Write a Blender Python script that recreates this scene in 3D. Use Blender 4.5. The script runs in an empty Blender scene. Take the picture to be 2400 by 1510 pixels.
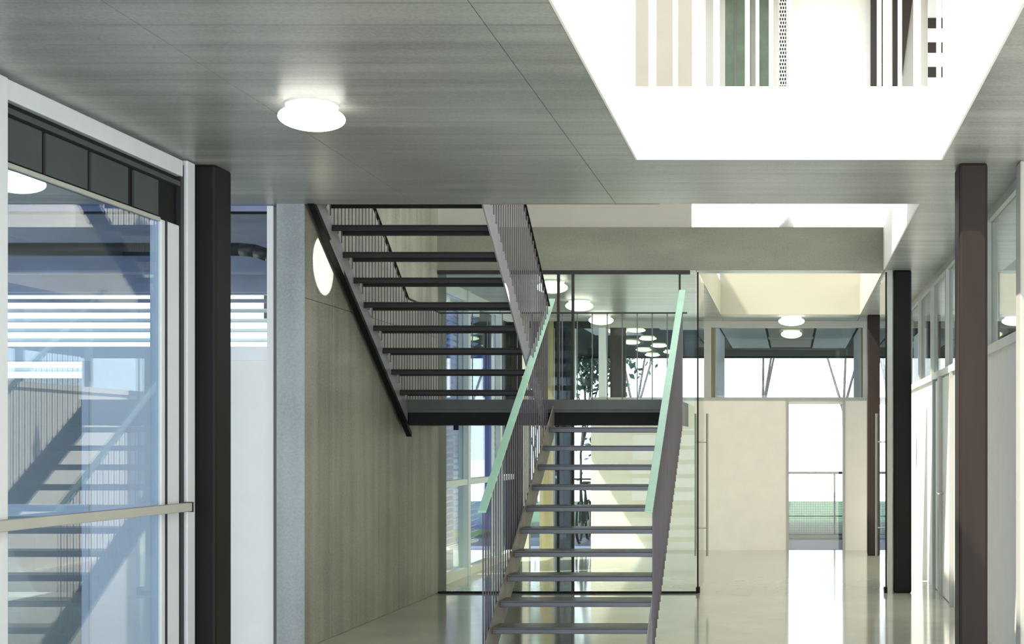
import bpy, bmesh, math, random
from mathutils import Vector, Matrix
random.seed(7)
S = bpy.context.scene
COL = S.collection
# ------------------------------------------------------------ camera
F = 3270.0; VX = 1855.0; HZ = 1045.0; EYE = 1.573       # focal length (px), vanishing point, eye height
cd = bpy.data.cameras.new('camera'); cam = bpy.data.objects.new('camera', cd); COL.objects.link(cam)
cam.location = (0, 0, EYE); cam.rotation_euler = (math.radians(90), 0, 0)
cd.sensor_width = 36.0; cd.lens = 36.0 * F / 2400.0
cd.shift_x = (1200 - VX) / 2400.0; cd.shift_y = (HZ - 755) / 2400.0
cd.clip_start = 0.05; cd.clip_end = 400
S.camera = cam
# ------------------------------------------------------------ world, sun, added fill lights, exposure
W = bpy.data.worlds.new('sky'); S.world = W; W.use_nodes = True
bg = W.node_tree.nodes['Background']; bg.inputs[0].default_value = (0.90, 0.95, 1.0, 1); bg.inputs[1].default_value = 3.6
def sun(direction, strength, color, angle=0.6):
    l = bpy.data.lights.new('sun', 'SUN'); l.energy = strength; l.color = color; l.angle = math.radians(angle)
    o = bpy.data.objects.new('sun', l); COL.objects.link(o); o.location = (-6, 4, 14)
    o.rotation_euler = Vector(direction).to_track_quat('-Z', 'Y').to_euler(); return o
sun((0.6, 0.25, -1.0), 11.0, (1.0, 0.93, 0.80))
def area(name, loc, direction, sx, sy, power, color):
    l = bpy.data.lights.new(name, 'AREA'); l.shape = 'RECTANGLE'; l.size = sx; l.size_y = sy; l.energy = power; l.color = color
    o = bpy.data.objects.new(name, l); COL.objects.link(o); o.location = loc
    o.rotation_euler = Vector(direction).to_track_quat('-Z', 'Z').to_euler(); return o
area('front_fill', (-4.2, -5.2, 1.7), (0.0, 1, 0.12), 7.5, 3.2, 700, (0.48, 0.72, 1.0))  # added blue fill from an assumed glazed front behind the camera
area('front_fill_right', (2.0, -5.2, 1.7), (0.16, 1, 0.08), 4.5, 3.2, 560, (1.0, 0.89, 0.72))  # added warm fill behind the camera, brightening the right side
area('left_room_fill', (-9.6, 7.0, 1.8), (1, 0.15, 0), 4.0, 2.2, 110, (0.60, 0.74, 1.0))  # added fill inside the left room, set before a solid wall
area('right_room_fill', (6.6, 12.0, 1.8), (-1, 0, 0), 12.0, 2.6, 170, (1.0, 0.92, 0.80))  # added fill for the right room, no window modelled there
sp = bpy.data.lights.new('sun_stand_in_spot', 'SPOT'); sp.energy = 7000; sp.spot_size = math.radians(5.2); sp.spot_blend = 0.05; sp.color = (1, 0.93, 0.82); sp.shadow_soft_size = 0.01  # added spot standing in for reflected sun on the stair wall
so = bpy.data.objects.new('sun_stand_in_spot', sp); COL.objects.link(so); so.location = (0.9, 13.0, 2.16)
so.rotation_euler = (Vector((-3.77, 11.24, 3.02)) - Vector(so.location)).to_track_quat('-Z', 'Y').to_euler()
S.view_settings.view_transform = 'Standard'; S.view_settings.look = 'None'
S.view_settings.gamma = 1.0; S.view_settings.use_curve_mapping = False
S.view_settings.exposure = 0.0
S.render.film_transparent = False
cy = S.cycles
cy.max_bounces = 10; cy.diffuse_bounces = 6; cy.glossy_bounces = 5; cy.transparent_max_bounces = 24; cy.transmission_bounces = 6
cy.use_denoising = True; cy.sample_clamp_indirect = 6.0; cy.caustics_reflective = False; cy.caustics_refractive = False

# ------------------------------------------------------------ materials
def srgb(r, g, b):
    f = lambda c: (c / 255 / 12.92) if c / 255 <= 0.04045 else ((c / 255 + 0.055) / 1.055) ** 2.4
    return (f(r), f(g), f(b), 1)
def mat(name, col, rough=0.5, metal=0.0, spec=0.5, noise=0.0, scale=(4, 4, 4), bump=0.0, detail=4, coat=0.0):
    m = bpy.data.materials.new(name); m.use_nodes = True; nt = m.node_tree; N = nt.nodes; L = nt.links
    p = N['Principled BSDF']; p.inputs['Base Color'].default_value = col
    p.inputs['Roughness'].default_value = rough; p.inputs['Metallic'].default_value = metal
    p.inputs['Specular IOR Level'].default_value = spec; p.inputs['Coat Weight'].default_value = coat
    tc = N.new('ShaderNodeTexCoord'); mp = N.new('ShaderNodeMapping'); mp.inputs['Scale'].default_value = scale
    L.new(tc.outputs['Object'], mp.inputs[0])
    n = N.new('ShaderNodeTexNoise'); n.inputs['Scale'].default_value = 1.0; n.inputs['Detail'].default_value = detail; n.inputs['Roughness'].default_value = 0.6
    L.new(mp.outputs[0], n.inputs['Vector'])
    if noise:
        r = N.new('ShaderNodeValToRGB'); e = r.color_ramp.elements
        e[0].position = 0.3; e[1].position = 0.7
        e[0].color = tuple(c * (1 - noise) for c in col[:3]) + (1,); e[1].color = tuple(min(1, c * (1 + noise)) for c in col[:3]) + (1,)
        L.new(n.outputs[0], r.inputs[0]); L.new(r.outputs[0], p.inputs['Base Color'])
    if bump:
        b = N.new('ShaderNodeBump'); b.inputs['Strength'].default_value = bump; b.inputs['Distance'].default_value = 0.01
        L.new(n.outputs[0], b.inputs['Height']); L.new(b.outputs[0], p.inputs['Normal'])
    return m
def concrete(name, col, board_axis_scale, rough=0.45, amount=0.18, bands=None):
    """board-marked concrete: streaks along the boards + cloudy stains; bands=(axis, spacing) thin joint lines"""
    m = bpy.data.materials.new(name); m.use_nodes = True; nt = m.node_tree; N = nt.nodes; L = nt.links
    p = N['Principled BSDF']; p.inputs['Roughness'].default_value = rough; p.inputs['Specular IOR Level'].default_value = 0.45
    tc = N.new('ShaderNodeTexCoord')
    def noise(scale, det):
        mp = N.new('ShaderNodeMapping'); mp.inputs['Scale'].default_value = scale; L.new(tc.outputs['Object'], mp.inputs[0])
        n = N.new('ShaderNodeTexNoise'); n.inputs['Scale'].default_value = 1; n.inputs['Detail'].default_value = det; L.new(mp.outputs[0], n.inputs['Vector']); return n
    a = noise(board_axis_scale, 5); b = noise((0.9, 0.9, 0.9), 5); c = noise((60, 60, 60), 2)
    def math_(op, x, y):
        k = N.new('ShaderNodeMath'); k.operation = op
        for i, v in enumerate((x, y)):
            if isinstance(v, (int, float)): k.inputs[i].default_value = v
            else: L.new(v, k.inputs[i])
        return k.outputs[0]
    s = math_('ADD', math_('MULTIPLY', a.outputs[0], 0.36), math_('MULTIPLY', b.outputs[0], 0.38))
    s = math_('ADD', s, math_('MULTIPLY', c.outputs[0], 0.26))
    if bands:
        ax, sp_, wd = bands
        sx = N.new('ShaderNodeSeparateXYZ'); L.new(tc.outputs['Object'], sx.inputs[0])
        f = math_('FRACT', math_('DIVIDE', sx.outputs[ax], sp_), 0)
        t = math_('LESS_THAN', f, wd)
        # only some board joints show, broken by the streak noise
        t = math_('MULTIPLY', t, math_('GREATER_THAN', b.outputs[0], 0.44))
        s = math_('SUBTRACT', s, math_('MULTIPLY', t, 0.26))
    r = N.new('ShaderNodeValToRGB'); e = r.color_ramp.elements
    e[0].position = 0.36; e[1].position = 0.64
    e[0].color = tuple(v * (1 - amount) for v in col[:3]) + (1,); e[1].color = tuple(v * (1 + amount) for v in col[:3]) + (1,)
    L.new(s, r.inputs[0]); L.new(r.outputs[0], p.inputs['Base Color'])
    bp = N.new('ShaderNodeBump'); bp.inputs['Strength'].default_value = 0.15; bp.inputs['Distance'].default_value = 0.006
    L.new(s, bp.inputs['Height']); L.new(bp.outputs[0], p.inputs['Normal'])
    return m
def glass(name, tint=(0.93, 0.97, 0.95), ior=1.5):
    m = bpy.data.materials.new(name); m.use_nodes = True; nt = m.node_tree; N = nt.nodes; L = nt.links
    N.remove(N['Principled BSDF']); out = N['Material Output']
    tr = N.new('ShaderNodeBsdfTransparent'); tr.inputs[0].default_value = tint + (1,)
    gl = N.new('ShaderNodeBsdfGlossy'); gl.inputs['Roughness'].default_value = 0.0
    g = N.new('ShaderNodeNewGeometry'); mx = N.new('ShaderNodeMix'); mx.data_type = 'FLOAT'
    mx.inputs[2].default_value = ior; mx.inputs[3].default_value = 1 / ior
    L.new(g.outputs['Backfacing'], mx.inputs[0])
    fr = N.new('ShaderNodeFresnel'); L.new(mx.outputs[0], fr.inputs['IOR'])
    ms = N.new('ShaderNodeMixShader'); L.new(fr.outputs[0], ms.inputs[0]); L.new(tr.outputs[0], ms.inputs[1]); L.new(gl.outputs[0], ms.inputs[2])
    L.new(ms.outputs[0], out.inputs['Surface']); return m
def emit(name, col, strength):
    m = bpy.data.materials.new(name); m.use_nodes = True; nt = m.node_tree; N = nt.nodes
    p = N['Principled BSDF']; p.inputs['Base Color'].default_value = (0.8, 0.8, 0.8, 1)
    p.inputs['Emission Color'].default_value = col; p.inputs['Emission Strength'].default_value = strength; return m

M = {}
M['ceil'] = concrete('ceiling_concrete', (0.345, 0.348, 0.335, 1), (0.5, 8, 1), 0.33, 0.34, bands=(1, 0.31, 0.035))
M['ceil_core'] = mat('joint_concrete', (0.16, 0.16, 0.15, 1), 0.8)
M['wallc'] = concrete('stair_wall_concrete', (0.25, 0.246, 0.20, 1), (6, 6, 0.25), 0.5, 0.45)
M['wallf'] = concrete('pier_concrete', (0.33, 0.35, 0.36, 1), (4, 4, 0.4), 0.5, 0.25)
M['beam'] = concrete('beam_concrete', (0.165, 0.172, 0.128, 1), (1.2, 1, 4), 0.5, 0.25)
M['floor'] = mat('polished_screed', (0.48, 0.49, 0.40, 1), 0.09, noise=0.10, scale=(1.3, 1.3, 1), spec=0.7, detail=6)
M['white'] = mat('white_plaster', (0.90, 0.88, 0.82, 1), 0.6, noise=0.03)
M['cream'] = mat('cream_wall_panel', (0.86, 0.80, 0.70, 1), 0.5, noise=0.03)
M['pale'] = mat('pale_plaster', (0.41, 0.40, 0.355, 1), 0.7, noise=0.03)
M['col_dark'] = mat('black_painted_steel', (0.006, 0.006, 0.0055, 1), 0.6, noise=0.2, scale=(9, 9, 2), spec=0.25)
M['col_brown'] = mat('brown_painted_steel', (0.022, 0.0145, 0.0115, 1), 0.55, spec=0.22, noise=0.15, scale=(9, 9, 1))
M['col_grey'] = mat('dark_brown_steel', (0.007, 0.0065, 0.005, 1), 0.6, spec=0.2, noise=0.15, scale=(9, 9, 1))
M['frame'] = mat('white_lacquered_frame', (0.66, 0.69, 0.72, 1), 0.38, noise=0.03)
M['frame_beige'] = mat('beige_frame', (0.42, 0.42, 0.38, 1), 0.45, noise=0.05)
M['frame_tan'] = mat('tan_timber_frame', (0.22, 0.19, 0.10, 1), 0.5, noise=0.2, scale=(20, 20, 1))
M['panel_white'] = mat('white_door_panel', (0.85, 0.84, 0.82, 1), 0.45, noise=0.02)
M['blind'] = mat('dark_grey_vent_panel', (0.045, 0.055, 0.055, 1), 0.6, noise=0.1)
M['dark'] = mat('near_black_metal', (0.006, 0.006, 0.006, 1), 0.6, spec=0.2)
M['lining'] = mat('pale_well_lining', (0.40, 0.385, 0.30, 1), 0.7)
M['seal'] = mat('black_gasket', (0.01, 0.01, 0.014, 1), 0.5)
M['steel'] = mat('dark_stair_steel', (0.018, 0.0145, 0.014, 1), 0.5, spec=0.3, noise=0.2, scale=(6, 6, 6))
M['tread'] = mat('stair_tread_steel', (0.06, 0.055, 0.056, 1), 0.30, noise=0.15, scale=(3, 9, 9))
M['strl'] = mat('raw_steel_stringer', (0.16, 0.14, 0.115, 1), 0.5, noise=0.3, scale=(8, 8, 8))
M['strl_grey'] = mat('grey_lavender_stringer', (0.26, 0.24, 0.27, 1), 0.42, noise=0.1, scale=(5, 5, 5))
M['bal'] = mat('slim_baluster_steel', (0.11, 0.095, 0.115, 1), 0.4)
M['rail'] = mat('floor_lit_mint_handrail', (0.36, 0.60, 0.45, 1), 0.35, noise=0.06, scale=(5, 5, 5))  # pale mint holds light reflected from the floor, put into the colour
M['landing'] = mat('landing_channel_steel', (0.055, 0.065, 0.055, 1), 0.5, noise=0.15)
M['chrome'] = mat('brushed_stainless', (0.42, 0.42, 0.36, 1), 0.3, metal=0.9)
M['lamp'] = emit('opal_lamp_glass', (1.0, 0.97, 0.86, 1), 3.2)
M['lampdim'] = emit('opal_lamp_glass_dim', (0.85, 1.0, 0.45, 1), 2.2)
M['lamp_rim'] = mat('lamp_rim', (0.7, 0.72, 0.7, 1), 0.4)
M['glass'] = glass('clear_glass', (0.95, 0.98, 0.97), 1.3)
M['glass_door'] = glass('door_glass', (0.80, 0.87, 0.95), 1.62)
M['green_glass'] = glass('greenish_partition_glass', (0.92, 0.97, 0.94), 1.2)
M['glass_side'] = glass('side_wall_glass', (0.90, 0.95, 0.94), 1.5)
M['blue'] = mat('blue_shutter', (0.07, 0.09, 0.45, 1), 0.5, noise=0.1)
M['slat'] = mat('pale_blue_slat', (0.14, 0.20, 0.48, 1), 0.45)
M['facade'] = mat('blue_facade_glass', (0.06, 0.10, 0.28, 1), 0.8, spec=0.1)
M['facade_pale'] = mat('pale_blue_facade', (0.15, 0.23, 0.44, 1), 0.8, spec=0.1)
M['dim'] = mat('grey_blue_sill_wall', (0.10, 0.12, 0.15, 1), 0.5)
M['slat_white'] = mat('white_slat', (0.86, 0.88, 0.9, 1), 0.45)
M['duct'] = mat('black_duct', (0.016, 0.016, 0.018, 1), 0.5)
M['blueceil'] = mat('grey_blue_soffit', (0.26, 0.29, 0.42, 1), 0.6, noise=0.1)
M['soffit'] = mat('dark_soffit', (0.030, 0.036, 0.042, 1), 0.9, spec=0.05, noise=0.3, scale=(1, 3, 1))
M['soffit_light'] = mat('light_soffit_panel', (0.62, 0.66, 0.72, 1), 0.9, spec=0.1)
M['brown'] = mat('dark_brown_board', (0.028, 0.021, 0.016, 1), 0.6)
M['green'] = mat('dark_green_panel', (0.07, 0.10, 0.06, 1), 0.5, noise=0.2)
M['terrace'] = mat('blue_grey_terrace_paving', (0.13, 0.14, 0.27, 1), 0.6, noise=0.2, scale=(3, 3, 3))
M['lawn'] = mat('lawn_green', (0.014, 0.055, 0.022, 1), 0.9, noise=0.35, scale=(3, 3, 3))
M['gravel'] = mat('pale_gravel', (0.75, 0.75, 0.74, 1), 0.9)
M['bark'] = mat('bark', (0.10, 0.085, 0.09, 1), 0.9, noise=0.3, scale=(20, 20, 4))
M['leaf'] = mat('leaf_green', (0.11, 0.17, 0.07, 1), 0.7, noise=0.4, scale=(3, 3, 3))
M['leafb'] = mat('needle_blue_green', (0.06, 0.11, 0.10, 1), 0.7, noise=0.4, scale=(3, 3, 3))
M['mesh'] = mat('galvanised_mesh', (0.10, 0.16, 0.18, 1), 0.5)
M['rubber'] = mat('black_rubber', (0.012, 0.012, 0.02, 1), 0.6)

# ------------------------------------------------------------ mesh helpers
def NB(): return bmesh.new()
def bx(bm, x0, x1, y0, y1, z0, z1):
    v = [bm.verts.new(c) for c in ((x0, y0, z0), (x1, y0, z0), (x1, y1, z0), (x0, y1, z0), (x0, y0, z1), (x1, y0, z1), (x1, y1, z1), (x0, y1, z1))]
    for f in ((0, 3, 2, 1), (4, 5, 6, 7), (0, 1, 5, 4), (1, 2, 6, 5), (2, 3, 7, 6), (3, 0, 4, 7)): bm.faces.new([v[i] for i in f])
def BX(*a):
    bm = NB(); bx(bm, *a); return bm
def tube(bm, a, b, r, n=8, r2=None):
    a = Vector(a); b = Vector(b); d = (b - a); q = d.to_track_quat('Z', 'Y'); r2 = r if r2 is None else r2
    A = []; B = []
    for i in range(n):
        t = 2 * math.pi * i / n; o = Vector((math.cos(t), math.sin(t), 0))
        A.append(bm.verts.new(a + q @ (o * r))); B.append(bm.verts.new(b + q @ (o * r2)))
    for i in range(n):
        j = (i + 1) % n; bm.faces.new((A[i], A[j], B[j], B[i]))
    bm.faces.new(A[::-1]); bm.faces.new(B)
def TUBE(*a, **k):
    bm = NB(); tube(bm, *a, **k); return bm
def path(bm, pts, r, n=8):
    for p, q in zip(pts[:-1], pts[1:]): tube(bm, p, q, r, n)
def prism(bm, poly, x0, x1):
    """poly = list of (y,z); extruded along X"""
    A = [bm.verts.new((x0, y, z)) for y, z in poly]; B = [bm.verts.new((x1, y, z)) for y, z in poly]
    n = len(poly); bm.faces.new(A); bm.faces.new(B[::-1])
    for i in range(n):
        j = (i + 1) % n; bm.faces.new((A[j], A[i], B[i], B[j]))
def PR(poly, x0, x1):
    bm = NB(); prism(bm, poly, x0, x1); return bm
def lathe(bm, prof, n=32, c=(0, 0, 0)):
    rings = []
    for r, z in prof:
        rings.append([bm.verts.new((c[0] + r * math.cos(2 * math.pi * i / n), c[1] + r * math.sin(2 * math.pi * i / n), c[2] + z)) for i in range(n)])
    for a, b in zip(rings[:-1], rings[1:]):
        for i in range(n):
            j = (i + 1) % n; bm.faces.new((a[i], a[j], b[j], b[i]))
    bm.faces.new(rings[0][::-1]); bm.faces.new(rings[-1])
def finish(o, bevel=0, smooth=False):
    if bevel:
        m = o.modifiers.new('bevel', 'BEVEL'); m.width = bevel; m.segments = 2; m.limit_method = 'ANGLE'
    if smooth:
        for p in o.data.polygons: p.use_smooth = True
def obj(name, bm, m, parent=None, bevel=0, smooth=False, label=None):
    """bm holds world coordinates; the mesh is stored relative to its parent"""
    if parent is not None:
        off = Vector((0, 0, 0)); p = parent
        while p is not None: off += Vector(p.location); p = p.parent
        bmesh.ops.translate(bm, verts=bm.verts, vec=-off)
    bmesh.ops.recalc_face_normals(bm, faces=bm.faces)
    me = bpy.data.meshes.new(name); bm.to_mesh(me); bm.free(); me.materials.append(M[m] if isinstance(m, str) else m)
    o = bpy.data.objects.new(name, me); COL.objects.link(o); o.parent = parent
    finish(o, bevel, smooth)
    if label: o['label'] = label
    return o
def dupe_mesh(src, name, parent, loc):
    o = src.copy(); o.name = name; COL.objects.link(o); o.parent = parent; o.location = loc; return o
def struct(name, bm, m, parent=None, **k):
    o = obj(name, bm, m, parent, **k)
    if parent is None: o['kind'] = 'structure'
    return o
def tag(o, label, cat, group=None, kind=None):
    o['label'] = label; o['category'] = cat
    if group: o['group'] = group
    if kind: o['kind'] = kind
    return o
def thing(name, label, cat, loc=(0, 0, 0), group=None):
    o = bpy.data.objects.new(name, None); o.empty_display_size = 0.2; COL.objects.link(o); o.location = loc
    return tag(o, label, cat, group)
def structroot(name, loc=(0, 0, 0)):
    o = bpy.data.objects.new(name, None); COL.objects.link(o); o.location = loc; o['kind'] = 'structure'; return o

# ------------------------------------------------------------ key dimensions (metres; Y = depth from the camera)
ZC, ZU, ZR = 3.445, 3.90, 8.3        # hall ceiling, upper floor level, roof underside
XL, XR = -3.97, 1.585                # glazed left side, right wall
YE, YP, YB = 10.80, 14.86, 21.0      # slab edge in front of the stair, glass partition, back wall
VX0, VX1 = -1.02, 0.99               # light wells

# ------------------------------------------------------------ floor and ground
struct('floor', BX(-10, 7, -6, YB, -0.30, 0), 'floor')
struct('terrace', BX(-9, 7, YB, 24.05, -0.30, -0.012), 'terrace')
lw = struct('ground', BX(-90, 60, 24.05, 42, -0.4, -0.10), 'lawn')
bm = NB(); bx(bm, -120, 90, 42, 160, -0.4, -0.10); bx(bm, -40, -10, -8, 24.05, -0.4, -0.10); bx(bm, -10, -9, YB, 24.05, -0.4, -0.1)
struct('ground_gravel', bm, 'gravel')

# ------------------------------------------------------------ ceiling slab with light wells and formwork panels
CZ = ZC + 0.012
slabs = [(-10, VX0, -6, YE), (VX1, 7, -6, YB), (VX0, VX1, -6, 2.2), (VX0, VX1, 9.13, YE),
         (-10, -3.99, YE, 15.1), (-3.99, VX1, YP, 15.16), (-4.27, VX0, 15.16, 19.9), (-4.27, VX1, 19.9, YB)]
bm = NB()
for x0, x1, y0, y1 in slabs: bx(bm, x0, x1, y0, y1, CZ, ZU)
ceiling = struct('ceiling', bm, 'ceil_core')
xj = [-10, -7.5, -5.95, -4.4, -2.9, -1.36, VX0]; yj = [-6, -3, -0.5, 2.2, 4.7, 7.22, 9.13]
def panels(xs, ys, m='ceil', g=0.0022):
    for a, b in zip(xs[:-1], xs[1:]):
        for c, d in zip(ys[:-1], ys[1:]):
            o = obj('formwork_panel', BX(a + g, b - g, c + g, d - g, ZC, CZ), m, ceiling)
panels(xj, yj); panels([-10, -7.5, -5.95, -4.4, -2.9, -1.36, 3.0], [9.13, YE])
panels([VX1, 3.0, 5.0, 7.0], [-6, -0.5, 4.7, 9.13]); panels([3.0, 5.0, 7.0], [9.13, YE])
panels([VX1, 3.0, 5.0, 7.0], [YE, 12.8, YP, 17, 19.9, YB])
panels([VX0, VX1], [-6, -0.5, 2.2])
panels([-10, -7, -3.99], [YE, 13, 15.1], 'blueceil')
panels([-3.99, -2.9, VX0, VX1], [YP, 15.16], 'ceil', 0.003)
panels([-4.15, -2.9, VX0], [15.16, 17.5, 19.9]); panels([-4.15, -2.9, VX0, VX1], [19.9, YB])
# white lining of the light wells (the sawn slab edges)
t = 0.012
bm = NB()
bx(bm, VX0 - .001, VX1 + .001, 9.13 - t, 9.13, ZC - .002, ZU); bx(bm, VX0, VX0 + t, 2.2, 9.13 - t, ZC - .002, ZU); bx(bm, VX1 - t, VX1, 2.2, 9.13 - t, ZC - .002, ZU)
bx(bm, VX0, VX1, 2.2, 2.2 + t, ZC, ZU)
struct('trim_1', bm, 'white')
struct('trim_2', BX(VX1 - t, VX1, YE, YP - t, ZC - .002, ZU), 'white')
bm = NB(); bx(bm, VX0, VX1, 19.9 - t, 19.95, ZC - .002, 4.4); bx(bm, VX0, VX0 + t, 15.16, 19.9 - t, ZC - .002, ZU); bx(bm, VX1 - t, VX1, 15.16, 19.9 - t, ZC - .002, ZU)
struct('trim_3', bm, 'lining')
struct('beam', BX(-3.77, VX1, YP - t, YP, ZC - .004, ZU), 'beam')
struct('trim_7', BX(VX0 - .1, VX0, 2.2, 9.13, ZU, 4.62), 'white'); struct('trim_8', BX(VX1, VX1 + .1, 2.2, 9.13, ZU, 4.62), 'white')
struct('trim_4', BX(-3.77, VX0, YE, YE + t, ZC - .002, ZU), 'beam')

# ------------------------------------------------------------ stair wall (board-marked concrete) as cast panels
wl = struct('wall_left', BX(-3.985, -3.785, YE + .01, YP + .44, 0, ZR), 'ceil_core')
ys = [YE, 11.45, 12.1, 12.75, 13.4, 14.05, 14.45, YP + .01]
for i, (a, b) in enumerate(zip(ys[:-1], ys[1:])):
    for z0, z1 in ((0.0, 2.72), (2.72, 5.2), (5.2, ZR)):
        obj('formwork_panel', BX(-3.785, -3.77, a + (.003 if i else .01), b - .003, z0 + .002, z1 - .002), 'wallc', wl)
obj('pier_face', BX(-3.985, -3.77, YE - .004, YE + .01, 0, ZR), 'wallf', wl)
# upper storey shell
bm = NB(); bx(bm, -3.99, -3.84, -6, YE, ZU, ZR)
struct('wall_upper_left', bm, 'white')
struct('wall_upper_right', BX(2.6, 2.8, -6, YB, ZU, ZR), 'white')
struct('wall_upper_return', BX(-3.785, -3.77, YP + .01, YP + .44, ZU, ZR), 'pale')
struct('wall_upper_partition', BX(-3.77, -1.09, 15.16, 15.3, ZU, 6.5), 'pale')
bm = NB(); bx(bm, -4.15, 2.6, 20.6, 20.75, ZU, 4.3); bx(bm, -4.15, -1.6, 20.6, 20.75, 4.3, ZR); bx(bm, -1.6, 2.6, 20.6, 20.75, 6.5, ZR); bx(bm, 1.4, 2.6, 20.6, 20.75, 4.3, 6.5)
struct('wall_upper_back', bm, 'white')
struct('wall_upper_front', BX(-3.99, 2.8, -6.2, -6, ZU, ZR), 'white')
# unseen roof, its openings placed and sized to steer sun and skylight
def slab_with_holes(X0, X1, Y0, Y1, holes, z0, z1):
    xs = sorted({X0, X1} | {h[0] for h in holes} | {h[1] for h in holes}); ysx = sorted({Y0, Y1} | {h[2] for h in holes} | {h[3] for h in holes})
    bm = NB()
    for a, b in zip(xs[:-1], xs[1:]):
        for c, d in zip(ysx[:-1], ysx[1:]):
            mx, my = (a + b) / 2, (c + d) / 2
            if not any(h[0] < mx < h[1] and h[2] < my < h[3] for h in holes): bx(bm, a, b, c, d, z0, z1)
    return bm
holes = [(-3.3, 1.6, 1.0, 9.6), (-3.3, 1.0, 10.6, 12.4), (-3.6, 1.2, 14.0, 19.8)]
struct('roof', slab_with_holes(-4.2, 2.8, -6.2, 20.75, holes, ZR, ZR + .12), 'white')
# small upper window at the back
wn = structroot('window_6', (-0.1, 20.6, 4.3))
for x in (-1.6, -.6, .4, 1.36): obj('mullion', BX(x, x + .04, 20.62, 20.68, 4.3, 6.5), 'frame', wn)
obj('pane', BX(-1.56, 1.36, 20.645, 20.655, 4.3, 6.5), 'glass', wn)

# ------------------------------------------------------------ right wall
wr = struct('wall_right', BX(1.60, 1.72, 9.35, YB, 0, 2.30), 'white')
ysr = [9.4, 11.2, 13.62]
for a, b in zip(ysr[:-1], ysr[1:]): obj('wall_panel', BX(XR, 1.60, a + .006, b - .006, 0.0, 2.30), 'white', wr)
for a, b in ((15.40, 17.6), (17.6, 19.3), (19.3, YB)): obj('wall_panel', BX(XR, 1.60, a + .004, b - .004, 0.0, 2.30), 'white', wr)
struct('trim_5', BX(1.56, 1.74, 9.35, YB, 2.30, 2.37), 'white')                     # white transom rail on the wall
w7 = structroot('window_3', (XR, 9.4, 2.37))
for y in (9.4, 11.25, 12.7, 14.25, 15.75, 17.3, 19.0, 20.9): obj('mullion', BX(1.575, 1.66, y, y + .07, 2.37, ZC - .07), 'frame_beige', w7)
obj('head_rail', BX(1.575, 1.67, 9.4, YB, ZC - .07, ZC), 'frame_beige', w7)
for a, b in ((9.47, 11.25), (11.32, 12.7), (12.77, 14.25), (14.32, 15.75), (15.82, 17.3), (17.37, 19.0), (19.07, 20.9)):
    obj('pane', BX(1.612, 1.622, a, b, 2.37, ZC - .07), 'glass_side', w7)
d4 = structroot('door_3', (XR, 13.62, 0))
obj('leaf', BX(1.575, 1.60, 13.68, 14.55, 0.01, 2.28), 'white', d4)
obj('jamb', BX(1.54, 1.60, 14.57, 14.72, 0, 2.30), 'frame_beige', d4)
obj('jamb', BX(1.545, 1.60, 13.62, 13.67, 0, 2.30), 'frame_beige', d4)
obj('side_panel', BX(1.58, 1.60, 14.74, 15.30, 0.01, 2.28), 'white', d4)
obj('jamb', BX(1.55, 1.60, 15.32, 15.39, 0, 2.30), 'frame_beige', d4)
h = NB(); tube(h, (1.575, 14.47, 1.08), (1.51, 14.47, 1.08), .012); tube(h, (1.51, 14.47, 1.08), (1.51, 14.34, 1.08), .012)
obj('lever_handle', h, 'chrome', d4)
obj('lock_plate', BX(1.567, 1.575, 14.45, 14.49, .93, .99), 'chrome', d4)
# white post closing the wall towards the viewer
struct('trim_6', BX(1.50, 1.74, 9.15, 9.33, 0, ZC), 'frame_beige', bevel=.01)

# ------------------------------------------------------------ steel columns
def column(x, y, m, label, w=.19, d=.27):
    o = obj('steel_column', BX(x, x + w, y, y + d, 0, ZC + .002), m, None, bevel=.02)
    # move origin to the base
    o.data.transform(Matrix.Translation((-(x + w / 2), -(y + d / 2), 0))); o.location = (x + w / 2, y + d / 2, 0)
    return tag(o, label, 'column', 'rectangular steel columns of the hall')
column(-4.035, 9.28, 'col_dark', 'black rectangular column beside the glazed door at left, in front of the concrete pier', w=.205)
column(1.11, 9.23, 'col_brown', 'brown rectangular column nearest at right, under the corner of the large light well', w=.19)
column(1.09, 14.87, 'col_grey', 'dark column beside the right glass door leaf, middle one of the right row')
column(1.09, 19.93, 'col_brown', 'slim dark brown column farthest back in the right row, before the cream wall', w=.18)
column(-4.06, 19.75, 'col_grey', 'black column far back at left, seen between the stair treads', w=.2)

# ------------------------------------------------------------ ceiling lights
def light(x, y, m, label, group, r=.178, z=ZC, h=.066):
    t_ = thing('ceiling_light', label, 'lamp', (x, y, z), group)
    b = NB(); lathe(b, [(max(.004, r * math.sin(math.pi * k / 16)), -h - .008 + h * -math.cos(math.pi * k / 16)) for k in range(17)], 40, (x, y, z)); obj('opal_shade', b, m, t_, smooth=True)
    b = NB(); lathe(b, [(r * .76, -.022), (r * .80, -.010), (r * .80, 0)], 40, (x, y, z)); obj('base_ring', b, 'lamp_rim', t_)
    return t_
g = 'round opal ceiling lights'
light(-2.63, 7.65, 'lamp', 'large round glowing ceiling light nearest the viewer, on the grey concrete ceiling', g)
light(-5.3, 9.55, 'lamp', 'added glowing light behind the left door glass, standing in for a reflected ceiling light', g)  # lamp added in place of a reflection in the door glass
light(-2.72, 15.85, 'lamp', 'round ceiling light behind the glass partition at the top end of the left stair handrail', g)
light(-2.73, 17.95, 'lamp', 'round ceiling light behind the partition, second of the row beside the handrail', g)
light(-2.73, 20.0, 'lamp', 'round ceiling light behind the partition, third of the row, before the back clerestory', g)
light(0.0, 20.15, 'lamp', 'round ceiling light centred under the header of the far clerestory, below the pale light well', g, .19)

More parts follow.
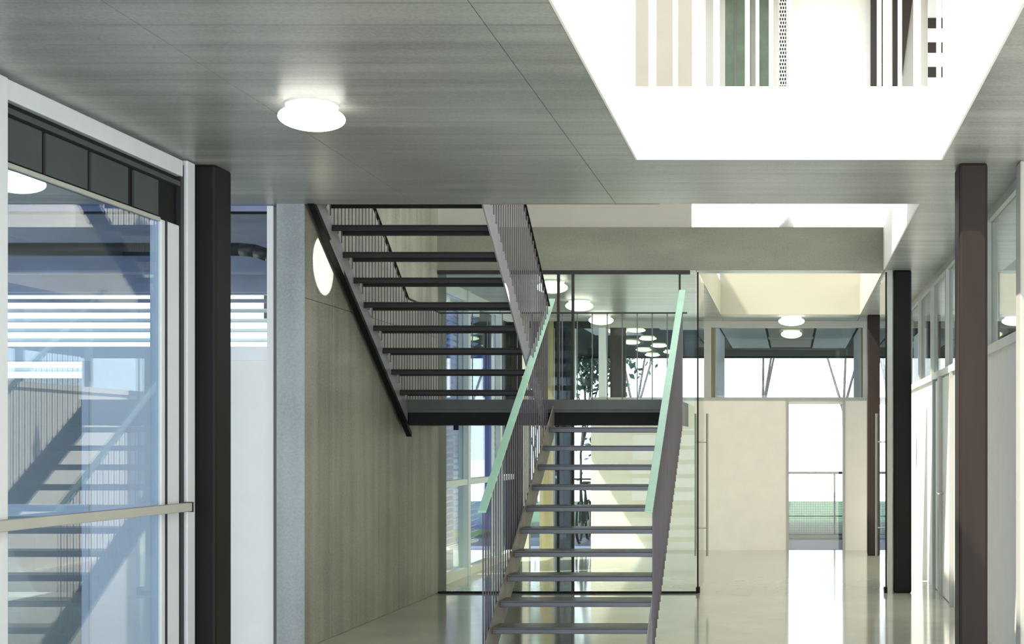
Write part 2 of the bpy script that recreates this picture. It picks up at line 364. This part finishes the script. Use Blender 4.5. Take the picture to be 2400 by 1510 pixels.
# ------------------------------------------------------------ glazed left side and its door (door_1)
d1 = structroot('door_1', (XL, 7.0, 0))
obj('head_rail', BX(XL - .08, XL + .02, 4.5, 9.06, 3.32, 3.425), 'frame', d1, bevel=.006)
obj('frame_post', BX(XL - .10, XL + .03, 9.10, 9.22, 0, 3.435), 'frame', d1, bevel=.006)
obj('frame_post', BX(XL - .08, XL + .03, 6.86, 7.02, 0, 3.425), 'frame', d1, bevel=.006)
obj('leaf_stile', BX(XL - .07, XL + .005, 8.78, 9.04, 0.02, 3.0), 'frame', d1, bevel=.008)
obj('stile_groove', BX(XL - .02, XL + .012, 8.83, 8.85, .02, 3.0), 'seal', d1)
obj('gasket', BX(XL - .05, XL + .01, 9.045, 9.095, 0, 3.40), 'seal', d1)
obj('glass_pane', BX(XL - .026, XL - .014, 7.02, 8.78, .05, 3.0), 'glass_door', d1)
obj('threshold', BX(XL - .08, XL + .02, 7.02, 9.1, 0, .05), 'frame', d1)
vents = obj('vent_band', BX(XL - .075, XL - .02, 7.02, 9.05, 3.0, 3.32), 'dark', d1)
for a, b in ((7.03, 7.40), (7.44, 7.88), (7.92, 8.36), (8.44, 8.76)): obj('vent_panel', BX(XL - .02, XL - .005, a, b, 3.02, 3.24), 'blind', vents)
obj('vent_rail', BX(XL - .02, XL + .0, 7.02, 8.78, 2.985, 3.01), 'frame_beige', vents)
obj('vent_rail', BX(XL - .02, XL + .01, 7.02, 9.04, 3.255, 3.285), 'blind', vents)
pb = obj('push_bar', BX(XL + .05, XL + .105, 6.0, 9.0, 1.15, 1.205), 'frame_beige', d1, bevel=.004)
obj('end_cap', BX(XL + .045, XL + .11, 8.995, 9.01, 1.145, 1.21), 'seal', pb)
for y in (7.3, 8.95): obj('bracket', BX(XL + .0, XL + .05, y, y + .03, 1.16, 1.195), 'frame', pb)
# near glazing bay out of frame
obj('glass_pane', BX(XL - .026, XL - .014, 4.5, 6.86, .05, 3.32), 'glass_door', d1)
struct('wall_front_left', BX(XL - .1, XL, -6, 4.5, 0, ZC), 'white')
# left room behind the glass: its end wall with transom window, white panels and glazed door (plane Y = 10.9)
A = 10.92
def px(x, D=A): return (x - VX) * D / F
def pz(y, D=A): return EYE - (y - HZ) * D / F
w1 = structroot('window_1', (-5, A, 0))
obj('post', BX(px(629), px(644), A - .03, A + .05, 0, ZC), 'panel_white', w1)
obj('post', BX(-7.0, -6.9, A - .03, A + .05, 0, ZC), 'frame', w1)
obj('transom', BX(-6.9, px(629), A - .03, A + .05, pz(846), pz(813)), 'slat_white', w1)
obj('head_rail', BX(-6.9, px(629), A - .03, A + .05, pz(497), ZC), 'blueceil', w1)
obj('head_gap', BX(-6.9, px(629), A - .02, A + .04, pz(500.5), pz(497)), 'dark', w1)
obj('pane', BX(-6.9, px(629), A + .01, A + .02, pz(813), pz(500)), 'glass', w1)
pw = obj('white_panel', BX(px(200), px(629), A - .015, A + .03, 0, pz(846)), 'panel_white', w1)
obj('panel_post', BX(px(196), px(212), A - .03, A + .04, 0, pz(846)), 'frame', w1)
obj('door_rail', BX(-6.9, px(196), A - .03, A + .04, pz(1210), pz(1182)), 'frame', w1)
obj('door_pane', BX(-6.9, px(196), A + .01, A + .02, 0, pz(1210)), 'glass', w1)
obj('door_pane', BX(-6.9, px(196), A + .01, A + .02, pz(1182), pz(846)), 'glass', w1)
obj('end_wall', BX(-9.6, -7.0, A - .05, A + .1, 0, ZC), 'panel_white', w1)
# room beyond that window: louvred end window, beams and duct
E_ = 15.0
w2 = structroot('window_2', (-6.5, E_, 0))
bm = NB(); bx(bm, -10, -4.0, E_, E_ + .1, 0, 2.3)
obj('sill_wall', bm, 'dim', w2)
obj('lintel', BX(-10, -4.0, E_, E_ + .1, 3.20, ZC), 'blueceil', w2)
obj('pane', BX(-10, -4.0, E_ + .04, E_ + .05, 2.3, 3.2), 'glass', w2)
lb = thing('louvre_blind', 'white horizontal louvre slats in the high window behind the black column', 'blind', (-6.5, E_ - .1, 2.4))
zz = 2.36; k = 0
while zz < 3.14:
    o = obj('slat', PR([(E_ - .14, zz), (E_ - .135, zz + .006), (E_ - .06, zz + .05), (E_ - .065, zz + .044)], -9.6, -4.1), 'slat_white', lb); zz += .105; k += 1
obj('back_beam', BX(-10, -3.99, 12.9, 13.1, 3.18, ZC), 'blueceil', w2)
obj('back_beam', BX(-10, -3.99, 14.2, 14.35, 3.14, ZC), 'blueceil', w2)
du = NB(); pts = [(-8.5, 11.7, 3.22), (-4.62, 11.7, 3.22)] + [(-4.62 + .42 * math.sin(a), 11.7, 3.22 - .30 * (1 - math.cos(a))) for a in (.3, .6, .9, 1.2, 1.5)]
path(du, pts, .055, 14)
du2 = obj('ventilation_duct', du, 'duct', None, smooth=True); tag(du2, 'black duct bending down behind the transom window beside the black column', 'duct')
struct('wall_far_left', BX(-10, -9.75, -6, 10.9, 0, ZC), 'panel_white')  # unseen wall, added to keep the left room dark

# ------------------------------------------------------------ staircase
G, R0 = .28, .175
YL = 13.53; ZL = 1.925
LX0, LX1 = -2.30, -1.10; UX0, UX1 = -3.72, -2.42
st = thing('staircase', 'dark steel open-riser staircase with landing and floor-lit mint handrails beside the concrete wall', 'staircase', (-2.4, 12.5, 0))
def low_z(y): return .35 + (y - 11.0) * R0 / G              # nosing line of the lower flight
RU = (ZU - ZL) / 11
def up_z(y): return ZL + (YL - y) * RU / G                  # nosing line of the upper flight
def tread_bm(x0, x1, y, z):
    b = NB(); bx(b, x0, x1, y, y + .27, z - .012, z)
    bx(b, x0, x1, y, y + .012, z - .05, z - .012); bx(b, x0, x1, y + .258, y + .27, z - .05, z - .012); return b
for i in range(-1, 9):
    y = 11.0 + G * i; z = .35 + R0 * i
    tr = obj('tread', tread_bm(LX0, LX1, y, z), 'tread', st, bevel=.003)
    obj('fixing', BX(LX0 - .035, LX0 - .012, y + .03, y + .10, z - .055, z - .005), 'dark', tr)
for i in range(1, 11):
    z = ZL + RU * i; y = YL - G * i
    obj('tread', tread_bm(UX0, UX1, y, z), 'steel', st, bevel=.003)
# stringers
def stringer(x0, x1, f, ya, yb, up, dn, m, label=None):
    pts_ = [(ya, f(ya) + up), (yb, f(yb) + up), (yb, f(yb) - dn), (ya, f(ya) - dn)]
    return obj('stringer', PR(pts_, x0, x1), m, st, label=label)
def lowpoly(x0, x1, m, label=None):
    ya, yb = 10.55, YL + .02
    y0 = 11.0 + (0 - .35 + .30) * G / R0
    pts_ = [(10.55, 0), (10.55, .10), (yb, low_z(yb) + .04), (yb, low_z(yb) - .26), (y0, 0.0)]
    return obj('stringer', PR(pts_, x0, x1), m, st, label=label)
lowpoly(LX0 - .012, LX0, 'strl', 'tan-brown raw steel stringer')
lowpoly(LX1, LX1 + .012, 'strl_grey')
us = stringer(UX0 - .012, UX0, up_z, 10.76, YL + .03, .04, .20, 'strl_grey')
obj('lower_flange', PR([(10.76, up_z(10.76) - .20), (YL + .03, up_z(YL + .03) - .20), (YL + .03, up_z(YL + .03) - .245), (10.76, up_z(10.76) - .245)], UX0 - .02, UX0 + .03), 'dark', us)
stringer(UX1, UX1 + .012, up_z, 10.76, YL + .03, .10, .16, 'strl_grey', 'grey-lavender stringer')
# landing
ld = obj('landing', BX(UX0, LX1, YL, YL + 1.2, ZL - .03, ZL), 'landing', st)
obj('front_channel', BX(UX0 - .01, LX1 + .012, YL - .02, YL, ZL - .0, ZL + .095), 'landing', ld)
obj('channel_web', BX(UX0, LX1, YL + .05, YL + .06, ZL - .14, ZL - .03), 'dark', ld)
obj('channel_flange', BX(UX0, LX1, YL - .01, YL + .08, ZL - .155, ZL - .14), 'dark', ld)
obj('back_channel', BX(UX0, LX1, YL + 1.12, YL + 1.2, ZL - .14, ZL + .05), 'landing', ld)
obj('side_channel', BX(LX1, LX1 + .012, YL, YL + 1.2, ZL - .15, ZL + .09), 'landing', ld)
obj('side_channel', BX(UX0 - .012, UX0, YL, YL + 1.2, ZL - .15, ZL + .09), 'landing', ld)
obj('hanger_stub', TUBE((px(1063, YL), YL + .1, ZL - .155), (px(1063, YL), YL + .1, ZL - .2), .025), 'dark', ld)
# balusters: one mesh for each height, shared by copies
def balusters(x, ys_, zb, zt, m='bal', r=.006):
    src = {}
    for y in ys_:
        b, tt = zb(y), zt(y); L_ = round(tt - b, 3)
        if L_ not in src:
            o = obj('baluster', TUBE((0, 0, 0), (0, 0, L_), r, 6), m); src[L_] = o
        else:
            o = src[L_].copy(); o.name = 'baluster'; COL.objects.link(o)
        o.parent = st; o.location = Vector((x, y, b)) - Vector(st.location)
HL = 1.0
BS = .0933
ylow = [10.70 + BS * i for i in range(int((YL + .05 - 10.70) / BS) + 1)]
lt = lambda y: low_z(y) + .93
for x in (-2.365, -1.062):
    balusters(x, ylow, lambda y: max(.02, low_z(y) - .20), lambda y: lt(y))
def flat_rail(x, w, pts_, th, m, label=None, name='handrail'):
    b = NB()
    top = [(y, z + th / 2) for y, z in pts_]; bot = [(y, z - th / 2) for y, z in pts_][::-1]
    prism(b, top + bot, x - w / 2, x + w / 2); return obj(name, b, m, st, bevel=.002, label=label)
flat_rail(-2.365, .062, [(10.66, lt(10.66)), (13.78, lt(13.78))], .018, 'rail', 'floor-lit pale mint flat handrail')
flat_rail(-1.092, .062, [(10.66, lt(10.66)), (13.95, lt(13.95))], .018, 'rail', 'floor-lit pale mint flat handrail')
yup = [YL - BS * i for i in range(int((YL - 10.85) / BS) + 1)]
ut = lambda y: up_z(y) + 1.02
balusters(-2.36, [y - .04 for y in yup], lambda y: up_z(y) - .10, lambda y: ut(y))
balusters(-3.70, yup, lambda y: up_z(y) + .0, lambda y: ut(y))
flat_rail(-2.36, .035, [(10.8, ut(10.8)), (13.55, ut(13.55))], .012, 'steel')
flat_rail(-3.70, .030, [(10.8, ut(10.8)), (13.45, ut(13.45)), (14.70, ZL + 1.05)], .012, 'steel')
balusters(-3.70, [YL + .1 * i for i in range(1, 12)], lambda y: ZL + .0, lambda y: max(ZL + 1.05, ut(y)))
yb_ = YL + 1.18
xs_ = [-3.68 + .158 * i for i in range(17)]
for x in xs_: balusters(x, [yb_], lambda y: ZL, lambda y: ZL + 1.05)
flat_b = NB(); bx(flat_b, -3.71, -1.10, yb_ - .012, yb_ + .012, ZL + 1.04, ZL + 1.055); obj('landing_rail', flat_b, 'steel', st)

# ------------------------------------------------------------ glass partition and its two open leaves
wp = structroot('window_4', (-2.4, YP, 0))
obj('header', BX(-3.76, -1.08, YP - .03, YP + .03, ZC - .045, ZC - .006), 'steel', wp)
pxs = [-3.76, px(1309, YP), px(1343, YP), -1.02]
for x in pxs[1:3]: obj('post', BX(x - .012, x + .012, YP - .03, YP + .03, 0, ZC - .045), 'steel', wp)
obj('post', BX(-1.20, -1.18, YP - .02, YP + .02, 2.95, ZC - .045), 'steel', wp)
for a, b in ((-3.76, pxs[1] - .012), (pxs[1] + .012, pxs[2] - .012), (pxs[2] + .012, -1.03)):
    obj('pane', BX(a, b, YP - .006, YP + .006, .02, ZC - .045), 'green_glass', wp)
obj('floor_channel', BX(-3.76, -1.0, YP - .02, YP + .02, 0, .02), 'dark', wp)
wq = structroot('window_5', (1.04, YP, 0))
obj('pane', BX(1.03, 1.09, YP + .05, YP + .062, .01, ZC - .01), 'green_glass', wq)
obj('strip', BX(1.022, 1.075, YP - .01, YP + .01, 0, ZC - .002), 'frame_beige', wq)
for n, x, lab in ((1, -1.0, 'left'), (2, 1.01, 'right')):
    dd = structroot('door_%d' % (n + 3), (x, YP, 0))
    obj('leaf', BX(x - .006, x + .006, YP + .04, YP + 1.0, .02, ZC - .02), 'green_glass', dd)
    obj('edge_trim', BX(x - .008, x + .008, YP + .03, YP + .045, .0, ZC - .02), 'dark', dd)
    obj('pivot', BX(x - .02, x + .02, YP + .02, YP + .12, 0, .06), 'dark', dd)
    for s in (-1, 1):
        hh = obj('pull_handle', TUBE((x + s * .065, 15.5, .347), (x + s * .065, 15.5, 1.93), .014, 12), 'chrome', dd, smooth=False)
        for z in (.66, 1.615): obj('standoff', TUBE((x + s * .006, 15.5, z), (x + s * .065, 15.5, z), .008, 8), 'chrome', hh)

# ------------------------------------------------------------ left glazing beyond the partition, with exterior blinds
w8 = structroot('window_7', (XL, 15.3, 0))
for y in (15.16, 16.85, 18.7): obj('mullion', BX(XL - .05, XL + .07, y, y + .12, 0, ZC), 'frame', w8)
obj('head_rail', BX(XL - .05, XL + .05, 15.16, 19.75, ZC - .12, ZC), 'frame', w8)
for a, b in ((15.28, 16.85), (16.97, 18.7), (18.82, 19.75)):
    obj('transom', BX(XL - .04, XL + .06, a, b, 1.10, 1.17), 'frame', w8)
    obj('bottom_rail', BX(XL - .04, XL + .06, a, b, 0, .10), 'white', w8)
    obj('pane', BX(XL - .006, XL + .006, a, b, .10, 1.10), 'glass', w8); obj('pane', BX(XL - .006, XL + .006, a, b, 1.17, ZC - .12), 'glass', w8)
def blind(y0, y1, x, label, m='slat', step=.075, zmin=.35, zmax=3.3):
    t_ = thing('venetian_blind', label, 'blind', (x, (y0 + y1) / 2, 0), 'venetian blinds outside the left windows')
    z = zmin; src = None
    while z < zmax:
        if src is None:
            b = NB(); p_ = [(-.03, 0), (-.028, .004), (.03, .034), (.028, .03)]
            A_ = [b.verts.new((x + a, y0, z + c)) for a, c in p_]; B_ = [b.verts.new((x + a, y1, z + c)) for a, c in p_]
            b.faces.new(A_); b.faces.new(B_[::-1])
            for i in range(4): b.faces.new((A_[i], A_[(i + 1) % 4], B_[(i + 1) % 4], B_[i]))
            src = obj('slat', b, m, t_); z00 = z
        else:
            o = src.copy(); o.name = 'slat'; COL.objects.link(o); o.parent = t_; o.location = (0, 0, z - z00)
        z += step
    obj('bottom_bar', BX(x - .03, x + .03, y0, y1, zmin - .05, zmin - .02), 'slat_white', t_)
    obj('head_box', BX(x - .04, x + .04, y0, y1, zmax - .01, ZC + .012), 'slat_white', t_)
    return t_
blind(15.3, 16.8, -4.20, 'pale blue venetian blind outside the window right next to the stair wall')
blind(17.0, 18.6, -4.20, 'pale blue venetian blind outside the second window from the stair wall')
sh = obj('sliding_shutter', BX(-4.46, -4.40, 17.55, 18.15, -.012, 3.44), 'blue'); tag(sh, 'deep blue narrow shutter panel behind the second blind', 'shutter')
sh = obj('sliding_shutter', BX(-4.46, -4.40, 15.75, 15.95, -.012, 3.44), 'blue'); tag(sh, 'deep blue narrow shutter panel behind the blind next to the stair wall', 'shutter')
fw = thing('blue_building', 'blue striped building facade outside, seen through the blinds beside the stair wall', 'building', (-9, 28, -.1))
for i in range(8):
    x = -9.75 + i * .55; obj('facade_panel', BX(x, x + .52, 28, 28.2, -.1, 6.5), ('facade', 'facade_pale', 'blue', 'facade_pale')[i % 4], fw)
obj('parapet', BX(-9.8, -5.35, 27.95, 28.3, 6.5, 6.8), 'facade_pale', fw)

# ------------------------------------------------------------ back wall, its door, clerestory
a_ = F / YB
def bxp(x): return (x - VX) / a_
wb = struct('wall_back', BX(bxp(1385), bxp(1845), YB, YB + .14, 0, 2.25), 'cream')
obj('pier', BX(bxp(1979), 1.30, YB, YB + .14, 0, 2.25), 'cream', wb)
obj('cap_rail', BX(bxp(1385), 1.30, YB - .01, YB + .15, 2.25, 2.30), 'frame_beige', wb)
obj('strip', BX(1.43, 1.60, YB - .02, YB + .14, 0, ZC), 'frame_beige', wb)
obj('pier', BX(bxp(1265), bxp(1298), YB - .02, YB + .14, 0, ZC), 'frame_tan', wb)
obj('pier', BX(bxp(1215), bxp(1240), YB - .02, YB + .14, 0, ZC), 'pale', wb)
d7 = structroot('door_6', (bxp(1910), YB, 0))
obj('jamb', BX(bxp(1843), bxp(1849), YB - .02, YB + .16, 0, 2.25), 'frame_beige', d7)
obj('jamb', BX(bxp(1975), bxp(1981), YB - .02, YB + .16, 0, 2.25), 'frame_beige', d7)
obj('transom', BX(bxp(1849), bxp(1975), YB + .02, YB + .12, 2.20, 2.25), 'white', d7)
obj('pane', BX(bxp(1849), bxp(1975), YB + .06, YB + .07, 0, 2.2), 'glass', d7)
d8 = structroot('door_7', (bxp(1320), YB, 0))
obj('leaf', BX(bxp(1300), bxp(1340), YB + .02, YB + .07, 0, ZC - .1), 'soffit', d8)
obj('stile', BX(bxp(1316), bxp(1321), YB, YB + .08, 0, ZC - .1), 'dark', d8)
obj('lock', TUBE((bxp(1305), YB - .03, 1.1), (bxp(1305), YB + .02, 1.1), .02), 'chrome', d8)
obj('pane', BX(bxp(1341), bxp(1385), YB + .04, YB + .05, 0, ZC - .1), 'glass', d8)
obj('pane', BX(bxp(1242), bxp(1263), YB + .04, YB + .05, 0, ZC - .1), 'glass', d8)
obj('head', BX(-4.15, bxp(1385), YB, YB + .1, ZC - .1, ZC), 'soffit', d8)
wc = structroot('window_8', (0, YB, 2.3))
obj('head_rail', BX(bxp(1385), 1.43, YB - .02, YB + .1, 3.35, ZC), 'frame_beige', wc)
obj('post', BX(bxp(1650), bxp(1667), YB - .02, YB + .1, 2.3, 3.35), 'frame_beige', wc)
obj('post', BX(bxp(1667), bxp(1677), YB + .02, YB + .1, 2.3, 3.35), 'frame_tan', wc)
obj('post', BX(bxp(2022), bxp(2034), YB - .02, YB + .1, 2.3, 3.35), 'frame_beige', wc)
obj('post', BX(bxp(2018), bxp(2023), YB + .02, YB + .1, 2.3, 3.35), 'frame_tan', wc)
obj('post', BX(bxp(1403), bxp(1420), YB, YB + .1, 2.3, 3.35), 'frame', wc)
obj('blank_panel', BX(bxp(1430), bxp(1466), YB, YB + .08, 2.3, 3.35), 'brown', wc)
obj('post', BX(bxp(1324), bxp(1346), YB + .08, YB + .2, 2.3, 3.35), 'frame', wc)
for p, q in ((1346, 1403), (1466, 1650), (1677, 2018), (2034, 2078)):
    obj('pane', BX(bxp(p), bxp(q), YB + .05, YB + .06, 2.3, 3.35), 'glass', wc)
# covered terrace: side walls, soffit with recessed boards, lights, railing
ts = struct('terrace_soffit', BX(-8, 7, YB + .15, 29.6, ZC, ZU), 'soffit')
obj('soffit_panel', BX(-1.12, -.42, 21.4, 26.6, ZC - .012, ZC), 'soffit_light', ts); obj('soffit_panel', BX(.40, 1.03, 21.4, 26.6, ZC - .012, ZC), 'soffit_light', ts)
obj('soffit_panel', BX(-.40, .38, 23.95, 24.4, ZC - .012, ZC), 'soffit_light', ts)
obj('recessed_board', BX(-.38, .36, 22.0, 23.9, ZC - .01, ZC), 'brown', ts); obj('recessed_board', BX(-.38, .36, 24.45, 26.4, ZC - .01, ZC), 'brown', ts)
obj('soffit_panel', BX(-3.3, -2.5, 21.5, 23.5, ZC - .012, ZC), 'soffit_light', ts); obj('soffit_panel', BX(-2.1, -1.4, 21.4, 22.4, ZC - .012, ZC), 'soffit_light', ts)
obj('edge_beam', BX(-8, 7, 29.4, 29.6, ZC - .02, ZC), 'dark', ts)
obj('porch_wall', BX(-1.20, -1.15, YB + .15, 24.0, 0, ZC), 'soffit_light', ts); obj('porch_wall', BX(1.07, 1.12, YB + .15, 24.0, 0, ZC), 'soffit_light', ts)
light(0.0, 22.5, 'lampdim', 'small greenish round light under the terrace soffit, centred behind the clerestory', g, .17)
for i, (x, y) in enumerate(((-2.79, 22.4), (-2.83, 24.7), (-2.82, 26.6), (-2.80, 28.1), (-2.46, 22.1), (-2.45, 23.8), (-2.42, 25.5), (-2.35, 27.2))):
    light(x, y, 'lampdim', 'small green-yellow light in the dark soffit beyond the landing rail, %s of the %s row' % (('nearest', 'second', 'third', 'farthest')[i % 4], 'left' if i < 4 else 'right'), 'small terrace soffit lights', .15, h=.035)
tr_ = thing('terrace_railing', 'metal terrace railing with wire mesh outside the back door', 'railing', (.36, 23.8, 0))
obj('top_rail', BX(-1.15, 1.9, 23.78, 23.83, 1.09, 1.13), 'green', tr_)
for z in (.05, .36): obj('cross_rail', BX(-1.15, 1.9, 23.79, 23.81, z, z + .022), 'mesh', tr_)
obj('kick_board', BX(-1.15, 1.9, 23.78, 23.82, -.01, .05), 'frame_beige', tr_)
for x in (-.1, .72, 1.55, -.95): obj('post', BX(x, x + .03, 23.79, 23.82, 0, 1.1), 'mesh', tr_)
bm = NB()
for i in range(76): x = -1.15 + i * .04; bx(bm, x, x + .0035, 23.80, 23.804, .05, .64)
for i in range(15): z = .05 + i * .04; bx(bm, -1.15, 1.9, 23.80, 23.804, z, z + .0035)
mm = obj('wire_mesh', bm, 'mesh', tr_); mm['kind'] = 'stuff'

# bicycle outside the narrow pane
bc = thing('bicycle', 'dark bicycle parked outside, seen through the narrow pane left of the cream wall', 'bicycle', (-3.55, 23.0, 0))
def ring(c, r, tr, n=28, m_=8, ax='y'):
    b = NB(); v = []
    for i in range(n):
        a = 2 * math.pi * i / n; row = []
        for j in range(m_):
            q = 2 * math.pi * j / m_; rr = r + tr * math.cos(q)
            row.append(b.verts.new((c[0] + tr * math.sin(q), c[1] + rr * math.cos(a), c[2] + rr * math.sin(a))))
        v.append(row)
    for i in range(n):
        for j in range(m_): b.faces.new((v[i][j], v[(i + 1) % n][j], v[(i + 1) % n][(j + 1) % m_], v[i][(j + 1) % m_]))
    return b
bxx = -3.42
for y in (22.5, 23.5):
    wv = obj('wheel', ring((bxx, y, .33), .32, .022), 'rubber', bc)
    sb = NB()
    for i in range(10): a = 2 * math.pi * i / 10; tube(sb, (bxx, y, .33), (bxx, y + .31 * math.cos(a), .33 + .31 * math.sin(a)), .002, 4)
    obj('spokes', sb, 'chrome', wv)
fb = NB(); path(fb, [(bxx, 23.5, .33), (bxx, 23.15, .82), (bxx, 22.68, .88), (bxx, 22.5, .33)], .017); path(fb, [(bxx, 22.70, .82), (bxx, 23.0, .30), (bxx, 23.15, .82)], .017); path(fb, [(bxx, 23.0, .3), (bxx, 23.5, .33)], .012)
obj('frame', fb, 'rubber', bc)
hb = NB(); path(hb, [(bxx - .28, 22.75, 1.02), (bxx - .1, 22.66, 1.03), (bxx + .1, 22.66, 1.03), (bxx + .28, 22.75, 1.02)], .014); tube(hb, (bxx, 22.68, .88), (bxx, 22.66, 1.03), .014)
obj('handlebar', hb, 'rubber', bc)
obj('saddle', PR([(23.02, .95), (23.32, .98), (23.32, .93), (23.02, .92)], bxx - .07, bxx + .07), 'rubber', bc, bevel=.02)

# ------------------------------------------------------------ upper gallery: white railing over the light well and what stands behind
gr = thing('gallery_railing', 'white posts of the upper gallery railing above the far edge of the large light well', 'railing', (0, 9.2, ZU))
a1 = F / 9.16
for p, q in ((1520, 1537), (1577, 1588), (1622, 1650), (1672, 1686), (1746, 1757), (1771, 1779), (1802, 1812), (1843, 1856), (2056, 2066), (2070, 2090), (2105, 2114), (2142, 2158), (2196, 2206)):
    obj('post', BX((p - VX) / a1, (q - VX) / a1, 9.16, 9.20, ZU, ZU + 1.08), 'white', gr)
obj('top_rail', BX(VX0, VX1, 9.14, 9.22, ZU + 1.08, ZU + 1.13), 'white', gr)
obj('base_rail', BX(VX0, VX1, 9.15, 9.21, ZU, ZU + .03), 'white', gr)
YG = 20.5; a2 = F / YG
def gp(p, q, m, z0=6.55, z1=8.25, label='', cat='panel', dz=0, d=.06):
    o = obj('wall_panel', BX((p - VX) / a2, (q - VX) / a2, YG - d, YG, z0, z1), m); return tag(o, label, cat)
gp(1655, 1700, 'pale', label='beige upright panel on the upper back wall, left of the green panels')
gp(1700, 1720, 'green', label='narrow dark green panel upstairs, leftmost of the green ones behind the white posts')
gp(1726, 1760, 'green', label='green upright panel upstairs, second of the green ones behind the white posts')
gp(1772, 1804, 'green', label='green upright panel upstairs, rightmost of the green ones behind the white posts')
pp = thing('perforated_screen', 'black and white perforated strip upstairs right of the green panels', 'screen', ((1835 - VX) / a2, YG - .05, 6.55))
obj('strip', BX((1826 - VX) / a2, (1844 - VX) / a2, YG - .05, YG - .03, 6.55, 8.25), 'white', pp)
bm = NB(); z = 6.6; kk = 0
while z < 8.2:
    for c in range(3):
        x = (1827 - VX) / a2 + c * .036 + (kk % 2) * .012; bx(bm, x, x + .02, YG - .056, YG - .05, z, z + .035)
    z += .055; kk += 1
o = obj('perforations', bm, 'dark', pp); o['kind'] = 'stuff'
gp(2040, 2056, 'brown', label='dark brown upright upstairs, leftmost of the brown ones at right')
gp(2066, 2070, 'brown', label='thinnest dark brown upright upstairs, between two white posts')
gp(2092, 2106, 'brown', label='dark brown upright upstairs, just left of the grey slanted one')
tri = NB(); prism(tri, [(0, 0), (1, 0), (1, 1), (0, 1)], 0, 1); tri.free()
bm = NB(); X0, X1 = (2114 - VX) / a2, (2141 - VX) / a2
vv = [bm.verts.new((X0, YG - .06, 7.0)), bm.verts.new((X1, YG - .06, 8.25)), bm.verts.new((X0, YG - .06, 8.25)), bm.verts.new((X0, YG - .03, 7.0)), bm.verts.new((X1, YG - .03, 8.25)), bm.verts.new((X0, YG - .03, 8.25))]
for f in ((0, 1, 2), (3, 5, 4), (0, 3, 4, 1), (1, 4, 5, 2), (2, 5, 3, 0)): bm.faces.new([vv[i] for i in f])
sl = thing('slanted_panel', 'grey upright upstairs with a dark slanted upper part', 'panel', (X0, YG, 6.55))
obj('board', BX(X0, X1, YG - .03, YG, 6.55, 8.25), 'frame_beige', sl); obj('dark_wedge', bm, 'brown', sl)
sg = thing('striped_panel', 'black and white horizontally striped upright panel at the right end upstairs', 'panel', ((2195 - VX) / a2, YG, 6.55))
obj('board', BX((2174 - VX) / a2, (2218 - VX) / a2, YG - .03, YG, 6.55, 8.25), 'slat_white', sg)
for z in (6.62, 6.98, 7.34, 7.7): obj('stripe', BX((2174 - VX) / a2, (2218 - VX) / a2, YG - .04, YG - .03, z, z + .15), 'brown', sg)
pl = thing('pendant_lamp', 'pale conical lampshade hanging upstairs, tip of it seen above the concrete beam', 'lamp', (px(1843, 17), 17, 4.18))
b = NB(); cx = px(1843, 17); lathe(b, [(.10, 0), (.02, .34), (.018, .34), (.09, .006)], 24, (cx, 17, 4.20)); obj('shade', b, 'frame', pl, smooth=True)
b = NB(); lathe(b, [(.11, -.008), (.11, .006)], 24, (cx, 17, 4.19)); obj('rim', b, 'brown', pl)
obj('cord', TUBE((cx, 17, 4.54), (cx, 17, ZR), .004, 6), 'dark', pl)

# ------------------------------------------------------------ trees outside
def tree(x, y, h, kind, label, seed):
    rnd = random.Random(seed); t_ = thing('bare_tree' if kind == 'bare' else 'leafy_tree', label, 'tree', (x, y, -.1))
    b = NB(); fol = []
    def grow(p, d, L_, r, depth):
        q = p + d * L_; tube(b, p, q, r, 6, r * .7)
        fol.append(q)
        if depth == 0: return
        for i in range(3 if depth > 1 else 2):
            nd = (d + Vector((rnd.uniform(-.45, .45), rnd.uniform(-.45, .45), rnd.uniform(.1, .6)))).normalized()
            grow(q, nd, L_ * rnd.uniform(.6, .8), r * .6, depth - 1)
    grow(Vector((x, y, -.1)), Vector((rnd.uniform(-.05, .05), 0, 1)), h * .30, h * .008, 4)
    obj('trunk', b, 'bark', t_)
    if kind != 'bare':
        f = NB()
        for c in fol:
            for i in range(16):
                p = c + Vector([rnd.gauss(0, .35) for _ in range(3)]); s = rnd.uniform(.05, .11)
                u = Vector([rnd.gauss(0, 1) for _ in range(3)]).normalized() * s; w = u.orthogonal().normalized() * s * .6
                f.faces.new([f.verts.new(p + u), f.verts.new(p + w), f.verts.new(p - u), f.verts.new(p - w)])
        o = obj('foliage', f, 'leaf' if kind == 'leaf' else 'leafb', t_); o['kind'] = 'stuff'
    return t_
tree(-.75, 40, 9, 'bare', 'bare thin tree outside, seen through the middle of the far clerestory', 3)
tree(-4.3, 38, 8, 'bare', 'bare tree outside, seen between the landing rail and the right handrail', 5)
tree(1.6, 41, 9, 'bare', 'bare tree outside at the right end of the far clerestory', 8)
tree(-4.6, 30.5, 5.0, 'needle', 'blue-green leafy tree outside, behind the narrow pane left of the cream wall', 11)
tree(-7.4, 40.5, 5.0, 'leaf', 'yellow-green leafy tree outside, left of the bare one behind the landing', 14)
